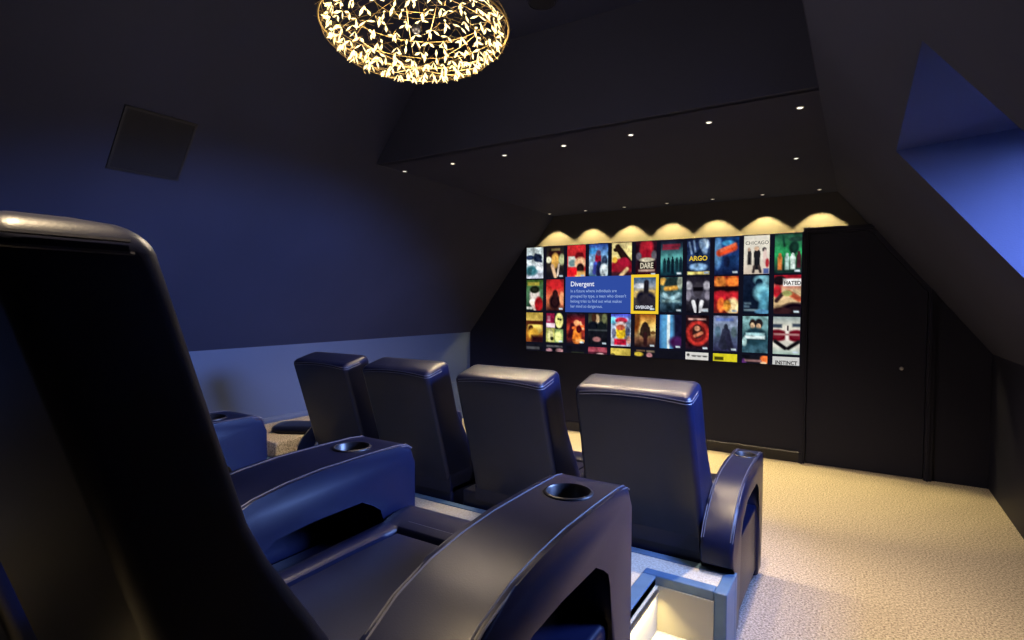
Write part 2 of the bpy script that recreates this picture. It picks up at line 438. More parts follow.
def cut_cup(o, x):
    """bore the cup holder recess into the arm"""
    cb = bmesh.new(); lathe(cb, [(.046, .56), (.046, .72)], (x, CUPY, 0), 28, True)
    c = obj('cutter', cb, PLASTIC, o.parent)
    m = o.modifiers.new('bore', 'BOOLEAN'); m.operation = 'DIFFERENCE'; m.object = c; m.solver = 'EXACT'
    bpy.context.view_layer.update()
    dg = bpy.context.evaluated_depsgraph_get()
    me = bpy.data.meshes.new_from_object(o.evaluated_get(dg))
    o.modifiers.clear(); o.data = me
    bpy.data.objects.remove(c)
    for p in me.polygons: p.use_smooth = True
    me.set_sharp_from_angle(angle=math.radians(42))

def recliner(loc, label, hw, arms, group, top=1.02, wt=.47, wb=.55, xo_=0.0, yo_=0.0, cr=.018, ti=.27, fx=.55, ex=.045):
    r = empty('recliner', loc); tag(r, label, 'chair', group)
    b = obj('backrest', backrest_bm(top, wt, wb, cr, ti, fx, ex), LEATHER, r, 50, (xo_, yo_, 0))
    obj('stitching', back_stitch_bm(top, wt, wb, cr, ti, ex), STITCH, b)
    s = obj('seat', seat_bm(hw), LEATHER, r, 45)
    obj('stitching', seat_stitch_bm(hw), STITCH, s)
    obj('footrest', B(-hw+.004, hw-.004, .455, .492, .06, .38, .014, 3), LEATHER, r, 40)
    ax = [a for x, wd_ in arms for a in (x-wd_/2, x+wd_/2)]
    lo = min([-hw]+[a+.012 for a in ax]); hi = max([hw]+[a-.012 for a in ax])
    bb = B(lo, hi, -.19, .455, .05, .375, .012, 3)
    obj('base', bb, LEATHER, r, 40)
    obj('plinth', B(lo+.03, hi-.03, -.16, .42, 0.0, .05), PLINTH, r)
    for x, wd_ in arms:
        short = wd_ < .11
        a = obj('armrest', arm_bm(x-wd_/2, x+wd_/2, short), LEATHER, r, 42)
        cut_cup(a, x)
        if group == FR: a.scale = (1, 1, .965)
        obj('stitching', arm_stitch_bm(x-wd_/2, x+wd_/2, short), STITCH, a)
        cb = bmesh.new()
        lathe(cb, [(.0005, .577), (.043, .577), (.0445, .582), (.0445, .648), (.0475, .6515), (.052, .6505), (.0535, .648), (.0525, .643), (.046, .640)], (x, CUPY, 0), 32)
        obj('cup_holder', cb, PLASTIC, a, 50)
    return r
FR, BR = 'front row of recliners', 'back row of recliners'
Y1 = 2.49
recliner((-.77, Y1, 0), 'front row navy leather recliner at the right end, beside the open carpet', .24, [(.32, .125), (-.29, .10)], FR, top=1.024, wt=.485, wb=.525, xo_=.0, yo_=.135)
recliner((-1.412, Y1, 0), 'front row navy leather recliner second from the right end', .237, [(-.288, .10)], FR, top=1.024, wt=.485, wb=.495, xo_=.003, yo_=.135)
recliner((-2.035, Y1, 0), 'front row navy leather recliner second from the left knee wall', .224, [(-.28, .10)], FR, top=1.024, wt=.475, wb=.48, xo_=-.02, yo_=.135)
recliner((-2.612, Y1, 0), 'front row navy leather recliner nearest the blue left knee wall', .226, [(-.31, .16)], FR, top=1.024, wt=.465, wb=.46, xo_=-.035, yo_=.135)
Y2 = .70
recliner((-.84, Y2, PZ), 'big back row navy leather recliner closest to the viewer with two cup holder arms', .238, [(.324, .178), (-.34, .20)], BR, top=1.13, wt=.49, wb=.52, xo_=-.012, cr=.016, ti=.0, fx=1.0, ex=0.0)
recliner((-1.53, Y2, PZ), 'back row recliner mostly hidden behind the closest one, only its far arm showing', .243, [(-.35, .20)], BR, top=1.13, wt=.48, wb=.48, cr=.016, ti=.0, fx=1.0, ex=0.0)

# ------------------------------------------------------------------ projection screen with its film menu
SY = YF-.012
sc = empty('projection_screen', (-1.775, SY, .826)); tag(sc, 'wide wall screen showing a grid of film posters and a blue info box', 'screen')
SX0, SX1, SZ0, SZ1 = -3.125, -.415, .822, 1.960
def loc_(x, z, k=0): return (x+1.775, k, z-.826)
bm = B(SX0+1.775-.012, SX1+1.775+.0, 0, .012, -.012, SZ1-.826+.004, .002)
obj('screen_board', bm, BLACKSCR, sc)
bm = bmesh.new(); f = [bm.verts.new(loc_(x, z, -.001)) for x, z in ((SX0, SZ0), (SX1, SZ0), (SX1, SZ1), (SX0, SZ1))]; bm.faces.new(f)
obj('screen_field', bm, BLK_E, sc)

def hsh(i, j, s):
    v = math.sin(i*127.1+j*311.7+s*74.7)*43758.5453; return v-math.floor(v)
def vnoise(u, v, s):
    i, j = math.floor(u), math.floor(v); a, b = u-i, v-j; a = a*a*(3-2*a); b = b*b*(3-2*b)
    return (hsh(i, j, s)*(1-a)+hsh(i+1, j, s)*a)*(1-b)+(hsh(i, j+1, s)*(1-a)+hsh(i+1, j+1, s)*a)*b
def paint(grad, ops, u, v, seed, noise):
    c = None
    for (t0, c0), (t1, c1) in zip(grad, grad[1:]):
        if t0 <= v <= t1 or (t1 == grad[-1][0] and v >= t1):
            k = min(1, max(0, (v-t0)/(t1-t0) if t1 > t0 else 0)); c = [a+(b-a)*k for a, b in zip(c0, c1)]; break
    if c is None: c = list(grad[0][1])
    n = vnoise(u*5, v*7, seed)+.6*vnoise(u*11, v*15, seed+3)+.45*vnoise(u*19, v*27, seed+5)-1.02
    c = [x*(1+noise*n)*.95+22*noise*n for x in c]
    for op in ops:
        if op[0] == 'e':
            _, x, y, rx, ry, col, soft = op
            d = math.hypot((u-x)/rx, (v-y)/ry); a = min(1, max(0, (1+soft-d)/(2*soft)))
        elif op[0] == 'r':
            _, x0, y0, x1, y1, col, soft = op
            d = max(x0-u, u-x1, (y0-v)*1.4, (v-y1)*1.4); a = min(1, max(0, .5-d/(2*soft)))
        elif op[0] == 'l':      # bar from point to point, width
            _, x0, y0, x1, y1, wdt, col, soft = op
            dx, dy = x1-x0, (y1-y0)*1.45; px, py = u-x0, (v-y0)*1.45
            k = min(1, max(0, (px*dx+py*dy)/(dx*dx+dy*dy+1e-9))); d = math.hypot(px-k*dx, py-k*dy)-wdt; a = min(1, max(0, .5-d/(2*soft)))
        else:                   # ring
            _, x, y, rx, ry, wdt, col, soft = op
            d = abs(math.hypot((u-x)/rx, (v-y)/ry)-1)-wdt; a = min(1, max(0, .5-d/(2*soft)))
        a *= a*(3-2*a)/max(a, 1e-6)
        k = 1+1.1*noise*n
        c = [p+(q*k-p)*a for p, q in zip(c, col)]
    return lin([min(255, max(0, x)) for x in c])
def poster(x0, x1, z0, z1, grad, ops, seed, noise=.35, vmax=1.0, k=-.004, nx=30, ny=44, badge=True):
    if badge: ops = ops+[('r', .76, .925, .93, .955, (190, 205, 215), .03)]
    me = bpy.data.meshes.new('film_poster'); bm = bmesh.new()
    ny = max(4, int(ny*vmax)); cols = {}
    g = []
    for j in range(ny+1):
        row = []
        for i in range(nx+1):
            vt = bm.verts.new(loc_(x0+(x1-x0)*i/nx, z1-(z1-z0)*j/ny, k)); row.append(vt)
            cols[len(cols)] = paint(grad, ops, i/nx, vmax*j/ny, seed, noise)
        g.append(row)
    for j in range(ny):
        for i in range(nx): bm.faces.new([g[j][i], g[j+1][i], g[j+1][i+1], g[j][i+1]])
    bm.to_mesh(me); bm.free(); me.materials.append(PIC)
    at = me.color_attributes.new('picture', 'FLOAT_COLOR', 'POINT')
    for i_, cc in cols.items(): at.data[i_].color = (*cc, 1)
    o = bpy.data.objects.new('film_poster', me); COL.objects.link(o); o.parent = sc
    return o
def text(s, x, z, size, m, parent=None, width=None, align='LEFT', k=-.006, name='title_text', bold=0.0):
    cu = bpy.data.curves.new('lettering', 'FONT'); cu.body = s; cu.size = size; cu.align_x = align; cu.resolution_u = 3
    cu.offset = bold*size
    o = bpy.data.objects.new('lettering', cu); COL.objects.link(o)
    bpy.context.view_layer.update()
    me = bpy.data.meshes.new_from_object(o.evaluated_get(bpy.context.evaluated_depsgraph_get()))
    bpy.data.objects.remove(o)
    if width:
        xs = [v.co.x for v in me.vertices]; f = width/(max(xs)-min(xs))
        for v in me.vertices: v.co.x *= f
    me.materials.clear(); me.materials.append(m)
    t = bpy.data.objects.new(name, me); COL.objects.link(t); t.rotation_euler = (PI/2, 0, 0); t.location = loc_(x, z, k)
    t.parent = parent or sc
    return t

K = (12, 12, 20); W_ = (235, 238, 235)
def fig(x, y, h, col, soft=.25, w=.07):       # a standing figure as plain blobs
    return [('e', x, y-h*.42, w*.55, h*.09, col, .3), ('e', x, y-h*.18, w, h*.2, col, soft), ('r', x-w*.7, y-h*.05, x+w*.7, y+h*.45, col, .05)]
P = {}
P[0, 0] = ([(0, (200, 215, 215)), (.5, (215, 228, 232)), (1, (205, 210, 228))], [('e', .2, .32, .2, .06, (40, 55, 85), .5), ('e', .66, .34, .2, .1, (25, 35, 60), .5), ('l', .55, .25, .85, .45, .05, (30, 40, 65), .06), ('e', .3, .75, .28, .12, (60, 110, 120), .6), ('e', .8, .62, .2, .1, (235, 240, 245), .5)], .5)
P[0, 1] = ([(0, (30, 28, 30)), (.4, (55, 45, 35)), (1, (20, 18, 30))], [('e', .5, .25, .3, .17, (40, 15, 20), .4), ('e', .5, .45, .19, .2, (205, 155, 75), .4), ('e', .12, .42, .13, .08, (230, 225, 190), .5), ('e', .88, .42, .14, .14, (170, 175, 130), .5), ('l', .34, .62, .52, .95, .06, (200, 165, 130), .06), ('l', .72, .58, .64, .92, .03, (215, 195, 180), .04), ('r', .3, .08, .75, .12, (110, 95, 60), .05)], .3)
P[0, 2] = ([(0, (205, 40, 45)), (.3, (185, 38, 42)), (1, (215, 50, 48))], [('r', .08, .36, .5, .64, (190, 190, 180), .06), ('e', .28, .55, .15, .09, (110, 140, 140), .4), ('e', .66, .34, .2, .1, (110, 15, 25), .4), ('e', .72, .55, .24, .14, (245, 185, 140), .5), ('e', .72, .72, .17, .13, (40, 20, 20), .4), ('r', .5, .85, .95, .98, (240, 180, 100), .1), ('r', .05, .74, .5, .9, (215, 25, 35), .05)], .35)
P[0, 3] = ([(0, (50, 80, 165)), (.3, (110, 160, 210)), (.7, (185, 210, 225)), (1, (40, 80, 110))], [('e', .2, .2, .2, .07, (60, 130, 190), .6), ('e', .48, .46, .13, .19, (175, 25, 55), .4), ('e', .5, .27, .1, .07, (90, 60, 90), .5), ('l', .35, .6, .3, .85, .07, (60, 70, 150), .08), ('l', .55, .6, .5, .9, .08, (30, 35, 70), .08), ('e', .82, .5, .12, .12, (40, 55, 80), .5), ('e', .8, .8, .17, .16, (215, 230, 235), .5)], .55)
P[0, 4] = ([(0, (235, 215, 150)), (.5, (240, 222, 140)), (1, (120, 40, 40))], [('l', .3, .12, .6, .45, .1, (40, 25, 18), .05), ('l', .45, .2, .98, .62, .06, (35, 22, 20), .05), ('e', .22, .2, .12, .05, (40, 25, 18), .4), ('e', .5, .72, .5, .22, (140, 25, 40), .3), ('e', .62, .58, .22, .12, (150, 20, 45), .4), ('e', .15, .5, .1, .07, (215, 165, 60), .5), ('r', 0, .9, 1, 1, (60, 25, 35), .1), ('l', .45, .98, .78, .78, .05, (215, 180, 130), .06)], .35)
P[0, 5] = ([(0, (45, 12, 25)), (.5, (28, 18, 30)), (1, (55, 10, 22))], [('e', .52, .22, .27, .25, (165, 30, 45), .4), ('e', .52, .4, .22, .13, (160, 20, 40), .5), ('e', .15, .42, .1, .08, (95, 90, 105), .6), ('e', .88, .4, .1, .1, (90, 85, 95), .6), ('r', .24, .52, .84, .80, (35, 28, 28), .05), ('e', .54, .53, .28, .05, (200, 190, 165), .5), ('r', .16, .82, .9, .85, (170, 140, 125), .04)], .35)
P[0, 6] = ([(0, (20, 18, 35)), (.2, (35, 60, 75)), (.5, (100, 185, 180)), (.85, (35, 100, 110)), (1, (15, 40, 55))], [('r', .12, .13, .86, .18, (120, 35, 55), .05), ('r', .1, .22, .8, .25, (130, 40, 60), .05)]+fig(.18, .72, .42, (20, 45, 55))+fig(.36, .70, .42, (15, 35, 48))+fig(.55, .72, .5, (12, 28, 40))+fig(.74, .7, .4, (22, 50, 60))+fig(.92, .7, .42, (18, 40, 52)), .3)
P[0, 7] = ([(0, (22, 30, 60)), (.4, (28, 45, 80)), (1, (18, 28, 52))], [('e', .75, .16, .15, .12, (165, 185, 205), .6), ('l', .62, .1, .78, .36, .06, (110, 135, 165), .08), ('l', .1, .1, .2, .4, .02, (90, 110, 140), .04), ('l', .3, .05, .36, .35, .02, (90, 110, 140), .04), ('e', .5, .78, .28, .08, (130, 170, 210), .6), ('r', .05, .92, .95, .97, (215, 195, 110), .04)], .6)
P[0, 8] = ([(0, (25, 60, 110)), (.3, (30, 55, 120)), (.6, (28, 60, 110)), (1, (15, 25, 60))], [('e', .12, .4, .13, .3, (90, 140, 190), .7), ('l', .2, .42, .8, .28, .09, (230, 80, 45), .08), ('e', .55, .16, .2, .06, (60, 140, 190), .5), ('l', .25, .36, .85, .2, .03, (240, 110, 70), .06), ('e', .5, .66, .1, .12, (18, 28, 60), .5)], .4)
P[0, 9] = ([(0, (238, 232, 215)), (.6, (240, 232, 215)), (1, (225, 205, 185))], fig(.22, .55, .42, (45, 42, 45))+fig(.52, .6, .6, (28, 28, 34), .25, .12)+[('e', .5, .34, .08, .045, (215, 180, 150), .4), ('e', .2, .36, .05, .04, (180, 150, 130), .4), ('e', .8, .37, .07, .045, (40, 35, 40), .4), ('e', .83, .56, .06, .15, (225, 200, 190), .6), ('e', .92, .72, .06, .09, (180, 50, 60), .5), ('r', .8, .88, .96, .98, (85, 100, 150), .05), ('l', .42, .8, .38, .95, .03, (60, 50, 50), .04), ('l', .6, .8, .66, .95, .03, (60, 50, 50), .04)], .1)
P[0, 10] = ([(0, (35, 75, 60)), (.25, (45, 125, 80)), (.5, (40, 160, 90)), (.8, (30, 70, 50)), (1, (20, 40, 40))], [('e', .72, .35, .15, .14, (20, 50, 40), .4), ('l', .3, .05, .36, .3, .02, (20, 60, 45), .04), ('e', .8, .14, .22, .05, (30, 60, 50), .5)]+fig(.2, .7, .42, (205, 120, 60))+fig(.47, .7, .42, (170, 205, 195))+fig(.68, .7, .4, (195, 215, 205), .25, .09)+fig(.9, .66, .42, (70, 30, 40)), .4)
P[1, 0] = ([(0, (50, 80, 30)), (.4, (90, 140, 100)), (1, (20, 40, 30))], [('r', .1, .1, .75, .17, (160, 150, 60), .06), ('e', .5, .5, .25, .23, (215, 205, 195), .4), ('e', .5, .32, .24, .1, (30, 35, 25), .4), ('l', .3, .72, .55, .95, .09, (235, 215, 200), .06), ('e', .75, .8, .2, .2, (150, 25, 30), .4), ('r', .05, .9, .35, .95, (210, 210, 200), .04)], .35)
P[1, 1] = ([(0, (120, 25, 28)), (.25, (190, 40, 35)), (.55, (225, 110, 75)), (.8, (210, 120, 80)), (1, (50, 20, 25))], [('e', .52, .15, .28, .14, (195, 35, 40), .5), ('e', .52, .48, .13, .12, (45, 18, 20), .4), ('e', .5, .72, .26, .2, (40, 18, 22), .4), ('e', .9, .6, .1, .15, (240, 160, 110), .6)], .3)
P[1, 5] = ([(0, (60, 95, 135)), (.25, (150, 160, 175)), (.5, (215, 185, 120)), (.65, (90, 80, 75)), (1, (25, 25, 30))], [('e', .3, .25, .25, .06, (200, 205, 215), .6), ('e', .15, .5, .2, .07, (245, 210, 130), .6), ('e', .85, .48, .2, .08, (240, 200, 120), .6), ('l', .58, .15, .55, .65, .08, (30, 28, 38), .06), ('e', .35, .62, .18, .17, (35, 32, 42), .5), ('e', .68, .66, .25, .18, (40, 36, 45), .5)], .35)
P[1, 6] = ([(0, (40, 70, 75)), (.3, (60, 90, 85)), (.55, (70, 105, 120)), (1, (20, 35, 50))], [('e', .12, .12, .14, .08, (220, 170, 80), .6), ('e', .48, .2, .24, .16, (28, 42, 42), .4), ('l', .25, .33, .75, .3, .05, (190, 140, 60), .07), ('e', .9, .15, .1, .15, (175, 190, 170), .5), ('l', .15, .5, .45, .6, .05, (140, 175, 185), .08), ('l', .55, .62, .85, .5, .05, (140, 175, 185), .08), ('r', .1, .66, .9, .70, (110, 140, 145), .05)], .6)
P[1, 7] = ([(0, (28, 24, 36)), (.5, (95, 92, 108)), (.7, (45, 42, 52)), (1, (16, 14, 24))], [('e', .1, .25, .12, .1, (170, 168, 178), .5), ('e', .88, .25, .12, .1, (175, 172, 182), .5), ('e', .5, .36, .18, .19, (62, 58, 68), .3), ('r', .32, .31, .7, .38, (14, 12, 18), .05), ('l', .3, .7, .45, 1, .06, (235, 235, 240), .04), ('l', .68, .7, .55, 1, .06, (235, 235, 240), .04), ('e', .08, .52, .1, .12, (130, 125, 140), .5), ('e', .92, .52, .1, .1, (130, 125, 140), .5), ('l', .5, .64, .5, .98, .035, (20, 18, 26), .04), ('r', .62, .9, .92, .95, (200, 200, 205), .05)], .3)
P[1, 8] = ([(0, (140, 30, 25)), (.35, (90, 20, 22)), (.6, (165, 25, 35)), (1, (90, 25, 22))], [('e', .25, .16, .2, .13, (230, 130, 55), .6), ('e', .76, .16, .2, .13, (225, 115, 45), .6), ('r', 0, .3, 1, .38, (25, 10, 15), .06), ('e', .3, .52, .24, .1, (190, 30, 45), .5), ('e', .75, .54, .2, .1, (195, 35, 45), .5), ('e', .3, .78, .13, .15, (235, 110, 50), .5), ('e', .78, .82, .22, .18, (235, 205, 150), .5), ('e', .55, .8, .12, .12, (240, 160, 60), .5)], .5)
P[1, 9] = ([(0, (18, 28, 50)), (.5, (14, 26, 48)), (1, (10, 18, 35))], [('e', .75, .12, .24, .1, (110, 165, 180), .7), ('e', .62, .2, .12, .1, (20, 40, 60), .4), ('e', .8, .45, .28, .17, (120, 185, 200), .7), ('l', .85, .5, .8, .95, .09, (85, 155, 180), .15), ('r', .06, .72, .3, .75, (70, 90, 105), .04), ('r', .06, .80, .24, .83, (70, 90, 105), .04), ('r', .06, .90, .58, .92, (95, 115, 125), .04), ('e', .75, .95, .2, .05, (90, 150, 190), .6)], .3)
P[1, 10] = ([(0, (150, 20, 35)), (.15, (160, 25, 38)), (.4, (225, 195, 150)), (.75, (225, 190, 140)), (1, (35, 18, 25))], [('e', .2, .14, .2, .1, (30, 15, 22), .4), ('r', .36, .11, 1, .27, (235, 230, 225), .04), ('e', .12, .42, .13, .13, (190, 40, 50), .5), ('l', .3, .5, .1, .66, .05, (60, 40, 40), .05), ('l', .55, .45, .95, .62, .06, (190, 90, 60), .07), ('e', .5, .47, .15, .06, (150, 150, 90), .5), ('e', .8, .9, .45, .16, (30, 16, 24), .4), ('e', .3, .92, .3, .07, (50, 25, 30), .4)], .35)
P[2, 0] = ([(0, (190, 160, 70)), (.28, (215, 185, 90)), (.34, (60, 25, 15)), (.7, (180, 120, 40)), (1, (150, 75, 30))], [('e', .55, .5, .36, .2, (240, 205, 100), .4), ('e', .28, .55, .12, .1, (70, 40, 20), .5), ('e', .45, .72, .25, .15, (225, 170, 60), .5), ('r', .4, .84, 1, 1, (50, 20, 22), .15), ('r', 0, .3, 1, .38, (75, 35, 20), .06)], .3)
P[2, 1] = ([(0, (20, 18, 30)), (1, (18, 20, 26))], [('r', .03, .03, .47, .33, (125, 20, 55), .04), ('r', .1, .12, .22, .27, (180, 110, 130), .05), ('e', .76, .25, .2, .22, (225, 220, 130), .25), ('e', .72, .2, .05, .03, (60, 60, 30), .5), ('e', .84, .22, .05, .03, (60, 60, 30), .5), ('r', .04, .36, .5, .48, (225, 195, 205), .04), ('r', .03, .53, .48, .95, (190, 190, 100), .06), ('e', .25, .75, .14, .16, (225, 220, 150), .5), ('r', .56, .56, .97, .95, (150, 180, 110), .06), ('e', .72, .78, .16, .14, (220, 225, 140), .5), ('e', .35, .86, .08, .05, (50, 55, 30), .5)], .5)
P[2, 2] = ([(0, (25, 18, 30)), (.2, (120, 25, 35)), (.5, (190, 60, 40)), (.85, (90, 25, 25)), (1, (18, 16, 28))], [('e', .55, .72, .2, .22, (245, 130, 45), .5), ('e', .55, .32, .13, .08, (230, 150, 100), .5), ('l', .3, .4, .2, .75, .08, (60, 15, 25), .08), ('l', .75, .3, .9, .5, .03, (240, 170, 120), .05), ('l', .35, .48, .9, .42, .03, (240, 110, 50), .05), ('e', .68, .52, .12, .1, (80, 15, 20), .4), ('e', .75, .9, .2, .05, (240, 160, 90), .6)], .5)
P[2, 3] = ([(0, (55, 50, 40)), (.3, (70, 75, 55)), (.5, (22, 22, 30)), (1, (16, 18, 26))], [('e', .47, .17, .1, .12, (205, 175, 130), .4), ('e', .3, .14, .1, .12, (60, 35, 25), .5), ('l', .47, .32, .47, .42, .04, (235, 225, 200), .04), ('e', .25, .42, .25, .14, (16, 20, 30), .4), ('e', .72, .42, .22, .14, (18, 24, 28), .4), ('e', .85, .15, .1, .12, (115, 120, 80), .5), ('e', .45, .82, .16, .06, (165, 110, 110), .6), ('r', 0, .52, 1, .54, (60, 65, 70), .04)], .3)
P[2, 4] = ([(0, (55, 60, 180)), (.2, (150, 185, 225)), (.6, (205, 215, 230)), (1, (170, 180, 200))], [('e', .1, .2, .14, .08, (110, 200, 230), .6), ('e', .52, .2, .26, .08, (170, 40, 65), .35), ('e', .5, .36, .22, .1, (230, 205, 205), .5), ('e', .5, .58, .23, .17, (230, 190, 40), .35), ('e', .48, .42, .17, .07, (190, 90, 60), .5), ('e', .15, .6, .09, .12, (100, 105, 130), .5), ('e', .85, .55, .09, .12, (95, 105, 140), .5), ('r', .2, .8, .75, .94, (190, 30, 60), .06), ('e', .9, .8, .08, .1, (225, 170, 150), .5)], .6)
P[2, 5] = ([(0, (170, 90, 30)), (.25, (235, 185, 90)), (.5, (245, 220, 140)), (.75, (130, 85, 60)), (1, (35, 22, 28))], [('e', .05, .2, .15, .3, (110, 60, 25), .6), ('l', .5, .36, .5, .62, .13, (42, 30, 26), .06), ('e', .5, .3, .09, .06, (40, 28, 26), .4), ('l', .52, .6, .52, .9, .06, (45, 22, 24), .06), ('l', .36, .42, .32, .6, .05, (50, 35, 28), .05), ('l', .66, .42, .7, .6, .05, (50, 35, 28), .05), ('e', .88, .55, .1, .04, (110, 75, 40), .5)], .35)
P[2, 6] = ([(0, (20, 22, 48)), (1, (24, 18, 48))], [('e', .1, .5, .2, .5, (40, 85, 150), .5), ('e', .42, .5, .08, .75, (215, 240, 245), .7), ('e', .35, .5, .22, .7, (85, 155, 205), .7), ('e', .41, .45, .05, .65, (225, 245, 250), .8), ('e', .8, .8, .25, .12, (60, 25, 75), .7)], .2)
P[2, 7] = ([(0, (30, 16, 24)), (.5, (70, 18, 24)), (1, (24, 14, 26))], [('o', .52, .52, .42, .3, .10, (175, 45, 40), .2), ('o', .52, .52, .28, .19, .1, (110, 25, 25), .2), ('e', .5, .46, .17, .16, (50, 25, 25), .4), ('e', .5, .38, .1, .06, (200, 140, 110), .5), ('l', .4, .6, .7, .5, .04, (190, 110, 80), .05), ('r', .12, .10, .85, .12, (190, 140, 130), .04)], .5)
P[2, 8] = ([(0, (120, 130, 165)), (.3, (140, 155, 180)), (.6, (85, 100, 130)), (1, (42, 40, 72))], [('e', .18, .45, .1, .12, (80, 105, 125), .5), ('e', .85, .45, .09, .12, (90, 110, 120), .5), ('e', .52, .32, .07, .08, (40, 45, 60), .4), ('l', .52, .45, .45, .85, .13, (34, 36, 52), .06), ('l', .55, .45, .72, .9, .09, (34, 34, 54), .06), ('l', .5, .45, .32, .85, .08, (40, 42, 62), .06), ('r', .12, .08, .8, .13, (95, 115, 175), .05)], .35)
P[2, 9] = ([(0, (125, 165, 165)), (.4, (95, 140, 145)), (.7, (40, 75, 90)), (1, (60, 95, 110))], [('e', .4, .2, .11, .1, (40, 32, 30), .4), ('e', .4, .26, .07, .07, (230, 195, 155), .4), ('e', .64, .2, .13, .11, (32, 30, 34), .4), ('e', .63, .28, .08, .07, (205, 165, 130), .4), ('e', .52, .55, .36, .2, (28, 55, 66), .35), ('r', .15, .47, .85, .52, (150, 190, 195), .05), ('r', .12, .55, .86, .60, (215, 235, 235), .05), ('e', .08, .7, .08, .1, (170, 205, 205), .5)], .45)
P[2, 10] = ([(0, (150, 165, 165)), (.25, (225, 222, 205)), (.5, (225, 215, 200)), (.8, (230, 228, 215)), (1, (165, 190, 180))], [('e', .15, .5, .35, .13, (110, 22, 36), .35), ('e', .87, .5, .3, .13, (112, 22, 38), .35), ('l', .53, .28, .53, .6, .04, (235, 225, 215), .05), ('e', .55, .3, .03, .06, (40, 30, 40), .4), ('l', .08, .66, .46, .84, .045, (28, 26, 30), .05), ('l', .95, .66, .58, .84, .045, (28, 26, 30), .05), ('r', 0, .22, .3, .27, (60, 70, 85), .06), ('r', .75, .2, 1, .24, (60, 70, 85), .06), ('r', .05, .46, .95, .48, (170, 120, 120), .04)], .15)
dk = [(0, (18, 18, 28)), (1, (20, 18, 30))]
P[3, 0] = (dk, [('r', .05, .1, .8, .16, (70, 70, 75), .03)], .2)
P[3, 1] = (dk, [('r', .05, .02, .95, .06, (75, 75, 80), .03), ('e', .2, .18, .14, .05, (150, 110, 120), .6), ('e', .8, .17, .18, .05, (150, 110, 115), .6)], .6)
P[3, 2] = (dk, [('r', .3, .2, .95, .22, (45, 50, 35), .03)], .2)
P[3, 3] = ([(0, (150, 60, 75)), (.13, (165, 75, 90)), (.17, (70, 25, 40)), (1, (50, 20, 35))], [('e', .65, .22, .15, .03, (200, 170, 170), .6)], .5)
P[3, 4] = ([(0, (225, 200, 90)), (1, (220, 190, 70))], [('e', .1, .2, .1, .03, (90, 80, 40), .5)], .3)
P[3, 5] = (dk, [('e', .2, .14, .18, .05, (190, 165, 55), .5), ('e', .72, .16, .11, .06, (190, 130, 135), .5), ('r', .1, .02, .5, .05, (90, 70, 50), .03), ('r', .6, .03, .95, .06, (110, 95, 80), .03)], .3)
P[3, 6] = (dk, [], .15)
P[3, 7] = ([(0, (228, 226, 222)), (1, (225, 222, 218))], [('e', .12, .08, .05, .03, (60, 60, 60), .5), ('e', .38, .10, .09, .018, (90, 90, 90), .5), ('e', .6, .10, .08, .018, (90, 90, 90), .5), ('e', .85, .10, .09, .018, (80, 80, 80), .5)], .05)
P[3, 8] = ([(0, (225, 212, 40)), (1, (222, 205, 35))], [('r', .08, .1, .42, .17, (70, 65, 15), .03)], .12)
P[3, 9] = (dk, [('e', .9, .1, .14, .09, (225, 110, 55), .5), ('e', .85, .2, .1, .03, (225, 190, 150), .5), ('e', .08, .18, .08, .06, (80, 40, 100), .6), ('r', .12, .13, .75, .16, (150, 110, 110), .03)], .3)
P[3, 10] = ([(0, (215, 215, 212)), (1, (222, 222, 220))], [], .06)

PXS = [-3.120+.2492*c for c in range(11)]
PW = .208
ROWS = [(1.955, 1.618), (1.603, 1.269), (1.244, .922), (.899, .829)]
for (r, c), (grad, ops, nz) in P.items():
    x0 = PXS[c]; z1, z0 = ROWS[r]
    vm = 1.0 if r < 3 else (ROWS[3][0]-ROWS[3][1])/.33
    if (r, c) == (1, 5): continue
    poster(x0, x0+PW, z0, z1, grad, ops, r*17+c*3.1+1, nz, vm, badge=(r < 3 and c not in (4, 9, 0)))
# selected poster in its yellow border, standing over the grid
HX0, HX1, HZ0, HZ1 = -1.917, -1.640, 1.250, 1.634
bm = bmesh.new()
for a in ((HX0, HX1, HZ1-.028, HZ1), (HX0, HX1, HZ0, HZ0+.028), (HX0, HX0+.028, HZ0+.028, HZ1-.028), (HX1-.028, HX1, HZ0+.028, HZ1-.028)):
    bm.faces.new([bm.verts.new(loc_(x, z, -.008)) for x, z in ((a[0], a[2]), (a[1], a[2]), (a[1], a[3]), (a[0], a[3]))])
o = obj('selection_frame', bm, YEL_E, sc); o['label'] = 'bright yellow border around the selected poster'
g_, o_, n_ = P[1, 5]
sp = poster(HX0+.028, HX1-.028, HZ0+.028, HZ1-.028, g_, o_, 23, n_, k=-.007)
text('DIVERGENT', HX0+.05, HZ0+.050, .042, WHITE_E, width=.17, k=-.009, bold=.02)
# information panel
bm = bmesh.new(); bm.faces.new([bm.verts.new(loc_(x, z, -.006)) for x, z in ((-2.640, 1.256), (-1.917, 1.256), (-1.917, 1.628), (-2.640, 1.628))])
ip = obj('information_panel', bm, PANEL_E, sc); ip['label'] = 'plain blue box with the film title and summary'
text('Divergent', -2.580, 1.527, .072, WHITE_E, width=.265, k=-.008, bold=.012)
for i, (s, wdt) in enumerate([('In a future where individuals are', .51), ("grouped by type, a teen who doesn't", .615), ('belong tries to find out what makes', .565), ('her mind so dangerous.', .36)]):
    text(s, -2.580, 1.463-.053*i, .044, CAPT_E, width=wdt, k=-.008, name='caption_text', bold=.008)
def pt(s, r, c, v, size, m, wdt, u=.08, bold=0.0):
    z1 = ROWS[r][0]; h = .33 if r == 3 else z1-ROWS[r][1]
    text(s, PXS[c]+u*PW, z1-v*h, size, m, width=wdt*PW, bold=bold)
pt('CHICAGO', 0, 9, .235, .045, DARK_E, .9, .05)
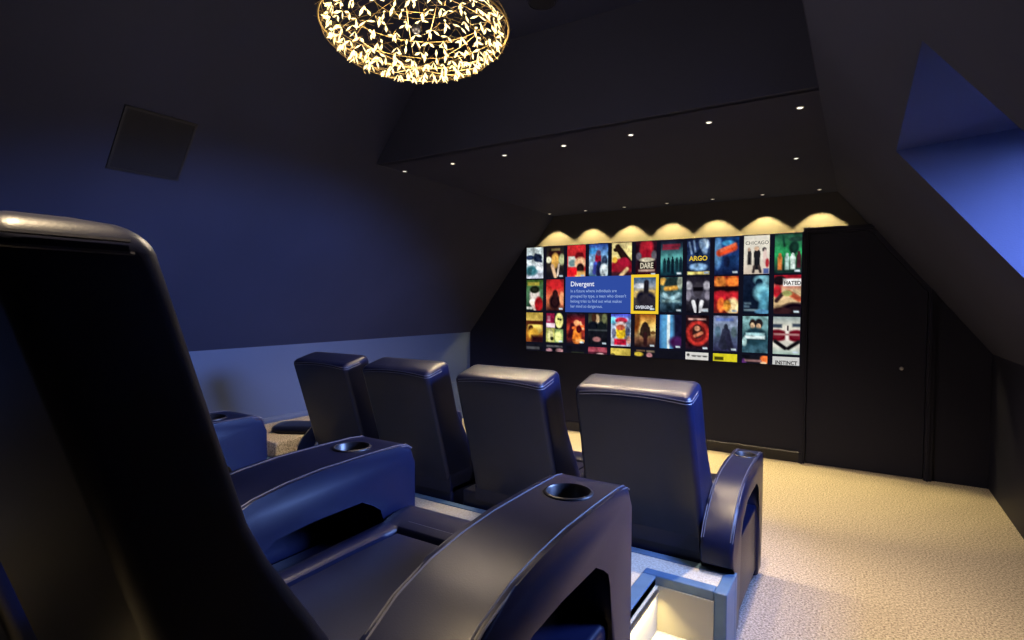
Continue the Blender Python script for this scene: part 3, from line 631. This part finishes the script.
pt('ARGO', 0, 7, .60, .060, GOLD_E, .80, .10, .03)
pt('INSTINCT', 3, 10, .20, .046, DARK_E, .82, .1, .03)
pt('HATED', 1, 10, .25, .045, DARK_E, .62, .37, .03)
pt('DARE', 0, 5, .77, .075, emat('screen_cream_text', lin((215, 205, 180)), 1.0), .62, .22, .03)

# ------------------------------------------------------------------ chandelier
CX, CY, CZc, CR, CC = -1.257, 1.401, 2.25, .306, .127
ch = empty('chandelier', (CX, CY, CZc)); tag(ch, 'glittering brass wire chandelier of warm leaf shaped LEDs hanging from the ceiling', 'chandelier')
bm = bmesh.new()
def sp_(th, ph): return Vector((CR*math.cos(th)*math.cos(ph), CR*math.cos(th)*math.sin(ph), CC*math.sin(th)))
for th in (-60, -35, -15, 0, 15, 35, 60):
    t_ = math.radians(th); tube(bm, [sp_(t_, 2*PI*i/72) for i in range(72)],   .0030 if th == 0 else .0006, 5, True)
for k in range(10):
    ph = PI*k/10; tube(bm, [sp_(2*PI*i/64, ph) for i in range(64)], .0005, 4, True)
obj('wire_frame', bm, BRASS, ch)
zc = CZ-CZc
bm = bmesh.new(); lathe(bm, [(.004, CC*.9), (.004, zc-.02)], seg=10, cap=True); obj('rod', bm, BRASS, ch)
bm = bmesh.new(); lathe(bm, [(.06, zc), (.06, zc-.02), (.05, zc-.03), (.005, zc-.032)], seg=32); obj('ceiling_canopy', bm, BRASS, ch, 40)
bm = bmesh.new()
bmesh.ops.create_uvsphere(bm, u_segments=16, v_segments=10, radius=.016); obj('hub', bm, PLASTIC, ch, 60)
def leafpair(bm, p, d, rnd):
    """two slim lit leaves crossing in a V, with two thin filaments"""
    n = Vector((p.x/CR**2, p.y/CR**2, p.z/CC**2)).normalized()
    ax = n.orthogonal().normalized(); ax.rotate(Matrix.Rotation(rnd.uniform(0, PI), 3, n))
    for s in (-1, 1):
        dd = (ax*s*rnd.uniform(.4, .8)+n*.35+Vector((0, 0, -.55))).normalized(); L = rnd.uniform(.024, .034)
        sd = dd.cross(n if abs(dd.dot(n)) < .95 else ax).normalized()*.0047; up = dd.cross(sd).normalized()*.0016
        tip = p+dd*L; mid = p+dd*L*.55; base = p
        v = [bm.verts.new(q) for q in (base, mid+sd, tip, mid-sd, mid+up, mid-up)]
        for f in ((0, 1, 4), (1, 2, 4), (2, 3, 4), (3, 0, 4), (1, 0, 5), (2, 1, 5), (3, 2, 5), (0, 3, 5)): bm.faces.new([v[i] for i in f])
rnd = random.Random(3)
N = 210; spots = []
ga = PI*(3-5**.5)
for i in range(N):
    zf = 1-2*(i+.5)/N
    spots.append(sp_(math.asin(zf), i*ga))
# more lamps near the rim
for i in range(32): spots.append(sp_(math.radians(rnd.uniform(-14, 6)), 2*PI*i/32+rnd.uniform(-.05, .05)))
spots.sort(key=lambda p: p.z)
rest = bmesh.new()
for i, p in enumerate(spots):
    if i < 100:
        b1 = bmesh.new(); leafpair(b1, p*.90, 0, rnd); obj('led_leaf', b1, LED, ch)
    else: leafpair(rest, p*.90, 0, rnd)
ro = obj('led_leaf_cluster', rest, LED, ch); ro['kind'] = 'stuff'
bm = bmesh.new()
for p in spots:
    for s in range(2):
        q = Vector((rnd.uniform(-1, 1), rnd.uniform(-1, 1), rnd.uniform(-.4, .4))).normalized()*.06
        tube(bm, [p, p*.93+q*.6], .00045, 3)
fo = obj('filament', bm, BRASS, ch); fo['kind'] = 'stuff'
def point(name, loc, power, col, rad):
    l = bpy.data.lights.new(name, 'POINT'); l.energy = power; l.color = col; l.shadow_soft_size = rad
    o = bpy.data.objects.new(name, l); COL.objects.link(o); o.location = loc; return o
for i in range(4):
    a = PI/4+PI/2*i
    point('chandelier_light', (CX+.2*math.cos(a), CY+.2*math.sin(a), CZc-.13), 8.5, (1.0, .80, .58), .07)

# ------------------------------------------------------------------ downlights
def spot(loc, power, col, ang, blend, rad=.02):
    l = bpy.data.lights.new('downlight_beam', 'SPOT'); l.energy = power; l.color = col; l.spot_size = math.radians(ang); l.spot_blend = blend; l.shadow_soft_size = rad
    o = bpy.data.objects.new('downlight_beam', l); COL.objects.link(o); o.location = loc; return o
def downlight_proto(r):
    e = empty('downlight', (0, 0, 0))
    bm = bmesh.new(); lathe(bm, [(r*1.25, 0), (r*1.22, -.004), (r*1.02, -.005), (r, -.002), (r*.92, .0)], seg=24); obj('trim_ring', bm, STEEL, e, 40)
    bm = bmesh.new(); lathe(bm, [(r*.95, -.002), (r*.5, -.003), (.0005, -.003)], seg=20); obj('lamp_lens', bm, LAMPGLOW, e)
    return e
ordn = ['first', 'second', 'third', 'fourth', 'fifth', 'sixth', 'seventh']
FX = [-2.845, -2.40, -1.975, -1.545, -1.12, -.692, -.264]
WX = [-2.84, -2.42, -2.00, -1.575, -1.155, -.735, -.30]
p0 = downlight_proto(.014)
first = True
def place(x, y, label, group):
    global first
    o = p0 if first else copy_tree(p0); first = False
    o.location = (x, y, SZ-.0005); tag(o, label, 'downlight', group); return o
for i, x in enumerate(FX):
    place(x, 3.05, f'{ordn[i]} tiny downlight from the left along the near edge of the lowered ceiling', 'downlights along the ceiling edge')
    spot((x, 3.05, SZ-.012), 74, (1.0, .77, .47), 124 if 0 < i < 6 else 80, .6 if 0 < i < 6 else 1.0)
place(-.37, 4.09, 'lone tiny downlight midway along the right side of the lowered ceiling', 'downlights along the ceiling edge')
spot((-.37, 4.09, SZ-.012), 62, (1.0, .78, .50), 100, 1.0)
for i, x in enumerate(WX):
    place(x, YF-.012, f'{ordn[i]} small downlight from the left in the row close above the screen', 'wall washing downlights over the screen')
    spot((x, YF-.005, SZ-.012), 112, (1.0, .77, .27), 84, .14, .012).rotation_euler = (math.radians(6), 0, 0)

for x, y, l, pw in ((-.42, 2.20, 'added unseen downlight in the upper ceiling over the right end of the front row', 320), (-.78, .28, 'added unseen downlight in the upper ceiling over the closest recliner', 480)):  # two unseen lamps added to warm the chair tops and near carpet
    o = copy_tree(p0); o.location = (x, y, CZ-.0005); tag(o, l, 'downlight', 'added downlights in the upper ceiling')
    spot((x, y, CZ-.012), pw, (1.0, .76, .45), 62 if y > 1 else 38, .8)
# ------------------------------------------------------------------ in-wall speaker and ceiling speaker
c0 = Vector((xl(2.129), 1.42, 2.129)); ex = Vector((0, 1, 0)); ey = Vector((1, 0, TL)).normalized(); en = ey.cross(ex).normalized()
if en.x < 0: en = -en
e = empty('wall_speaker', c0)
m4 = Matrix.Identity(4); m4.col[0].xyz = ex; m4.col[1].xyz = ey; m4.col[2].xyz = ex.cross(ey); m4.translation = c0; e.matrix_world = m4
sgn = 1 if ex.cross(ey).dot(en) > 0 else -1
tag(e, 'square black flush speaker set in the left slope', 'speaker')
h = .168; bm = bmesh.new()
for a in ((-h, h, h-.012, h), (-h, h, -h, -h+.012), (-h, -h+.012, -h+.012, h-.012), (h-.012, h, -h+.012, h-.012)): box(bm, a[0], a[1], a[2], a[3], min(0, sgn*.008), max(0, sgn*.008))
obj('speaker_frame', bm, PLINTH, e)
obj('speaker_grille', B(-h+.012, h-.012, -h+.012, h-.012, min(0, sgn*.008), max(0, sgn*.006)), GRILLE, e)
e = empty('ceiling_speaker', (-1.42, 2.54, CZ)); tag(e, 'small round speaker in the upper ceiling beside the chandelier', 'speaker')
bm = bmesh.new(); lathe(bm, [(.075, 0), (.074, -.006), (.066, -.008), (.064, -.004)], seg=40); obj('speaker_ring', bm, TRIMP, e, 40)
bm = bmesh.new(); lathe(bm, [(.064, -.004), (.03, -.005), (.0005, -.005)], seg=32); obj('speaker_grille', bm, GRILLE, e)

# light inside the step recess
l = bpy.data.lights.new('step_light_beam', 'AREA'); l.shape = 'RECTANGLE'; l.size = .012; l.size_y = .32; l.energy = 1.6; l.spread = math.radians(105); l.color = (1, .80, .36)
lo = bpy.data.objects.new('step_light_beam', l); COL.objects.link(lo); lo.location = (NX+.018, NY1-.20, PZ-.051)
lo.rotation_euler = (0, math.radians(-4), 0)

# ------------------------------------------------------------------ camera
cam = bpy.data.cameras.new('camera'); co = bpy.data.objects.new('camera', cam); COL.objects.link(co)
fpx, cx_, cy_ = 554.0, 512, 320
def ray(px, py): return Vector(((px-cx_)/fpx, (py-cy_)/fpx, 1.0))
vY = ray(859, 305).normalized(); vX = -ray(-375, 297); vX = (vX-vY*vX.dot(vY)).normalized(); vZ = vX.cross(vY)
if vZ.y > 0: vZ = -vZ
R_ = Matrix((vX, vY, vZ))            # camera frame (right, down, forward) to world
right = R_ @ Vector((1, 0, 0)); down = R_ @ Vector((0, 1, 0)); fwd = R_ @ Vector((0, 0, 1))
mw = Matrix.Identity(4); mw.col[0].xyz = right; mw.col[1].xyz = -down; mw.col[2].xyz = -fwd; mw.translation = Vector((0, 0, 1.35))
co.matrix_world = mw
cam.sensor_width = 36; cam.lens = 36*fpx/1024; cam.clip_start = .02
S.camera = co
S.cycles.use_denoising = True
S.cycles.max_bounces = 8; S.cycles.diffuse_bounces = 4
S.cycles.sample_clamp_indirect = 4
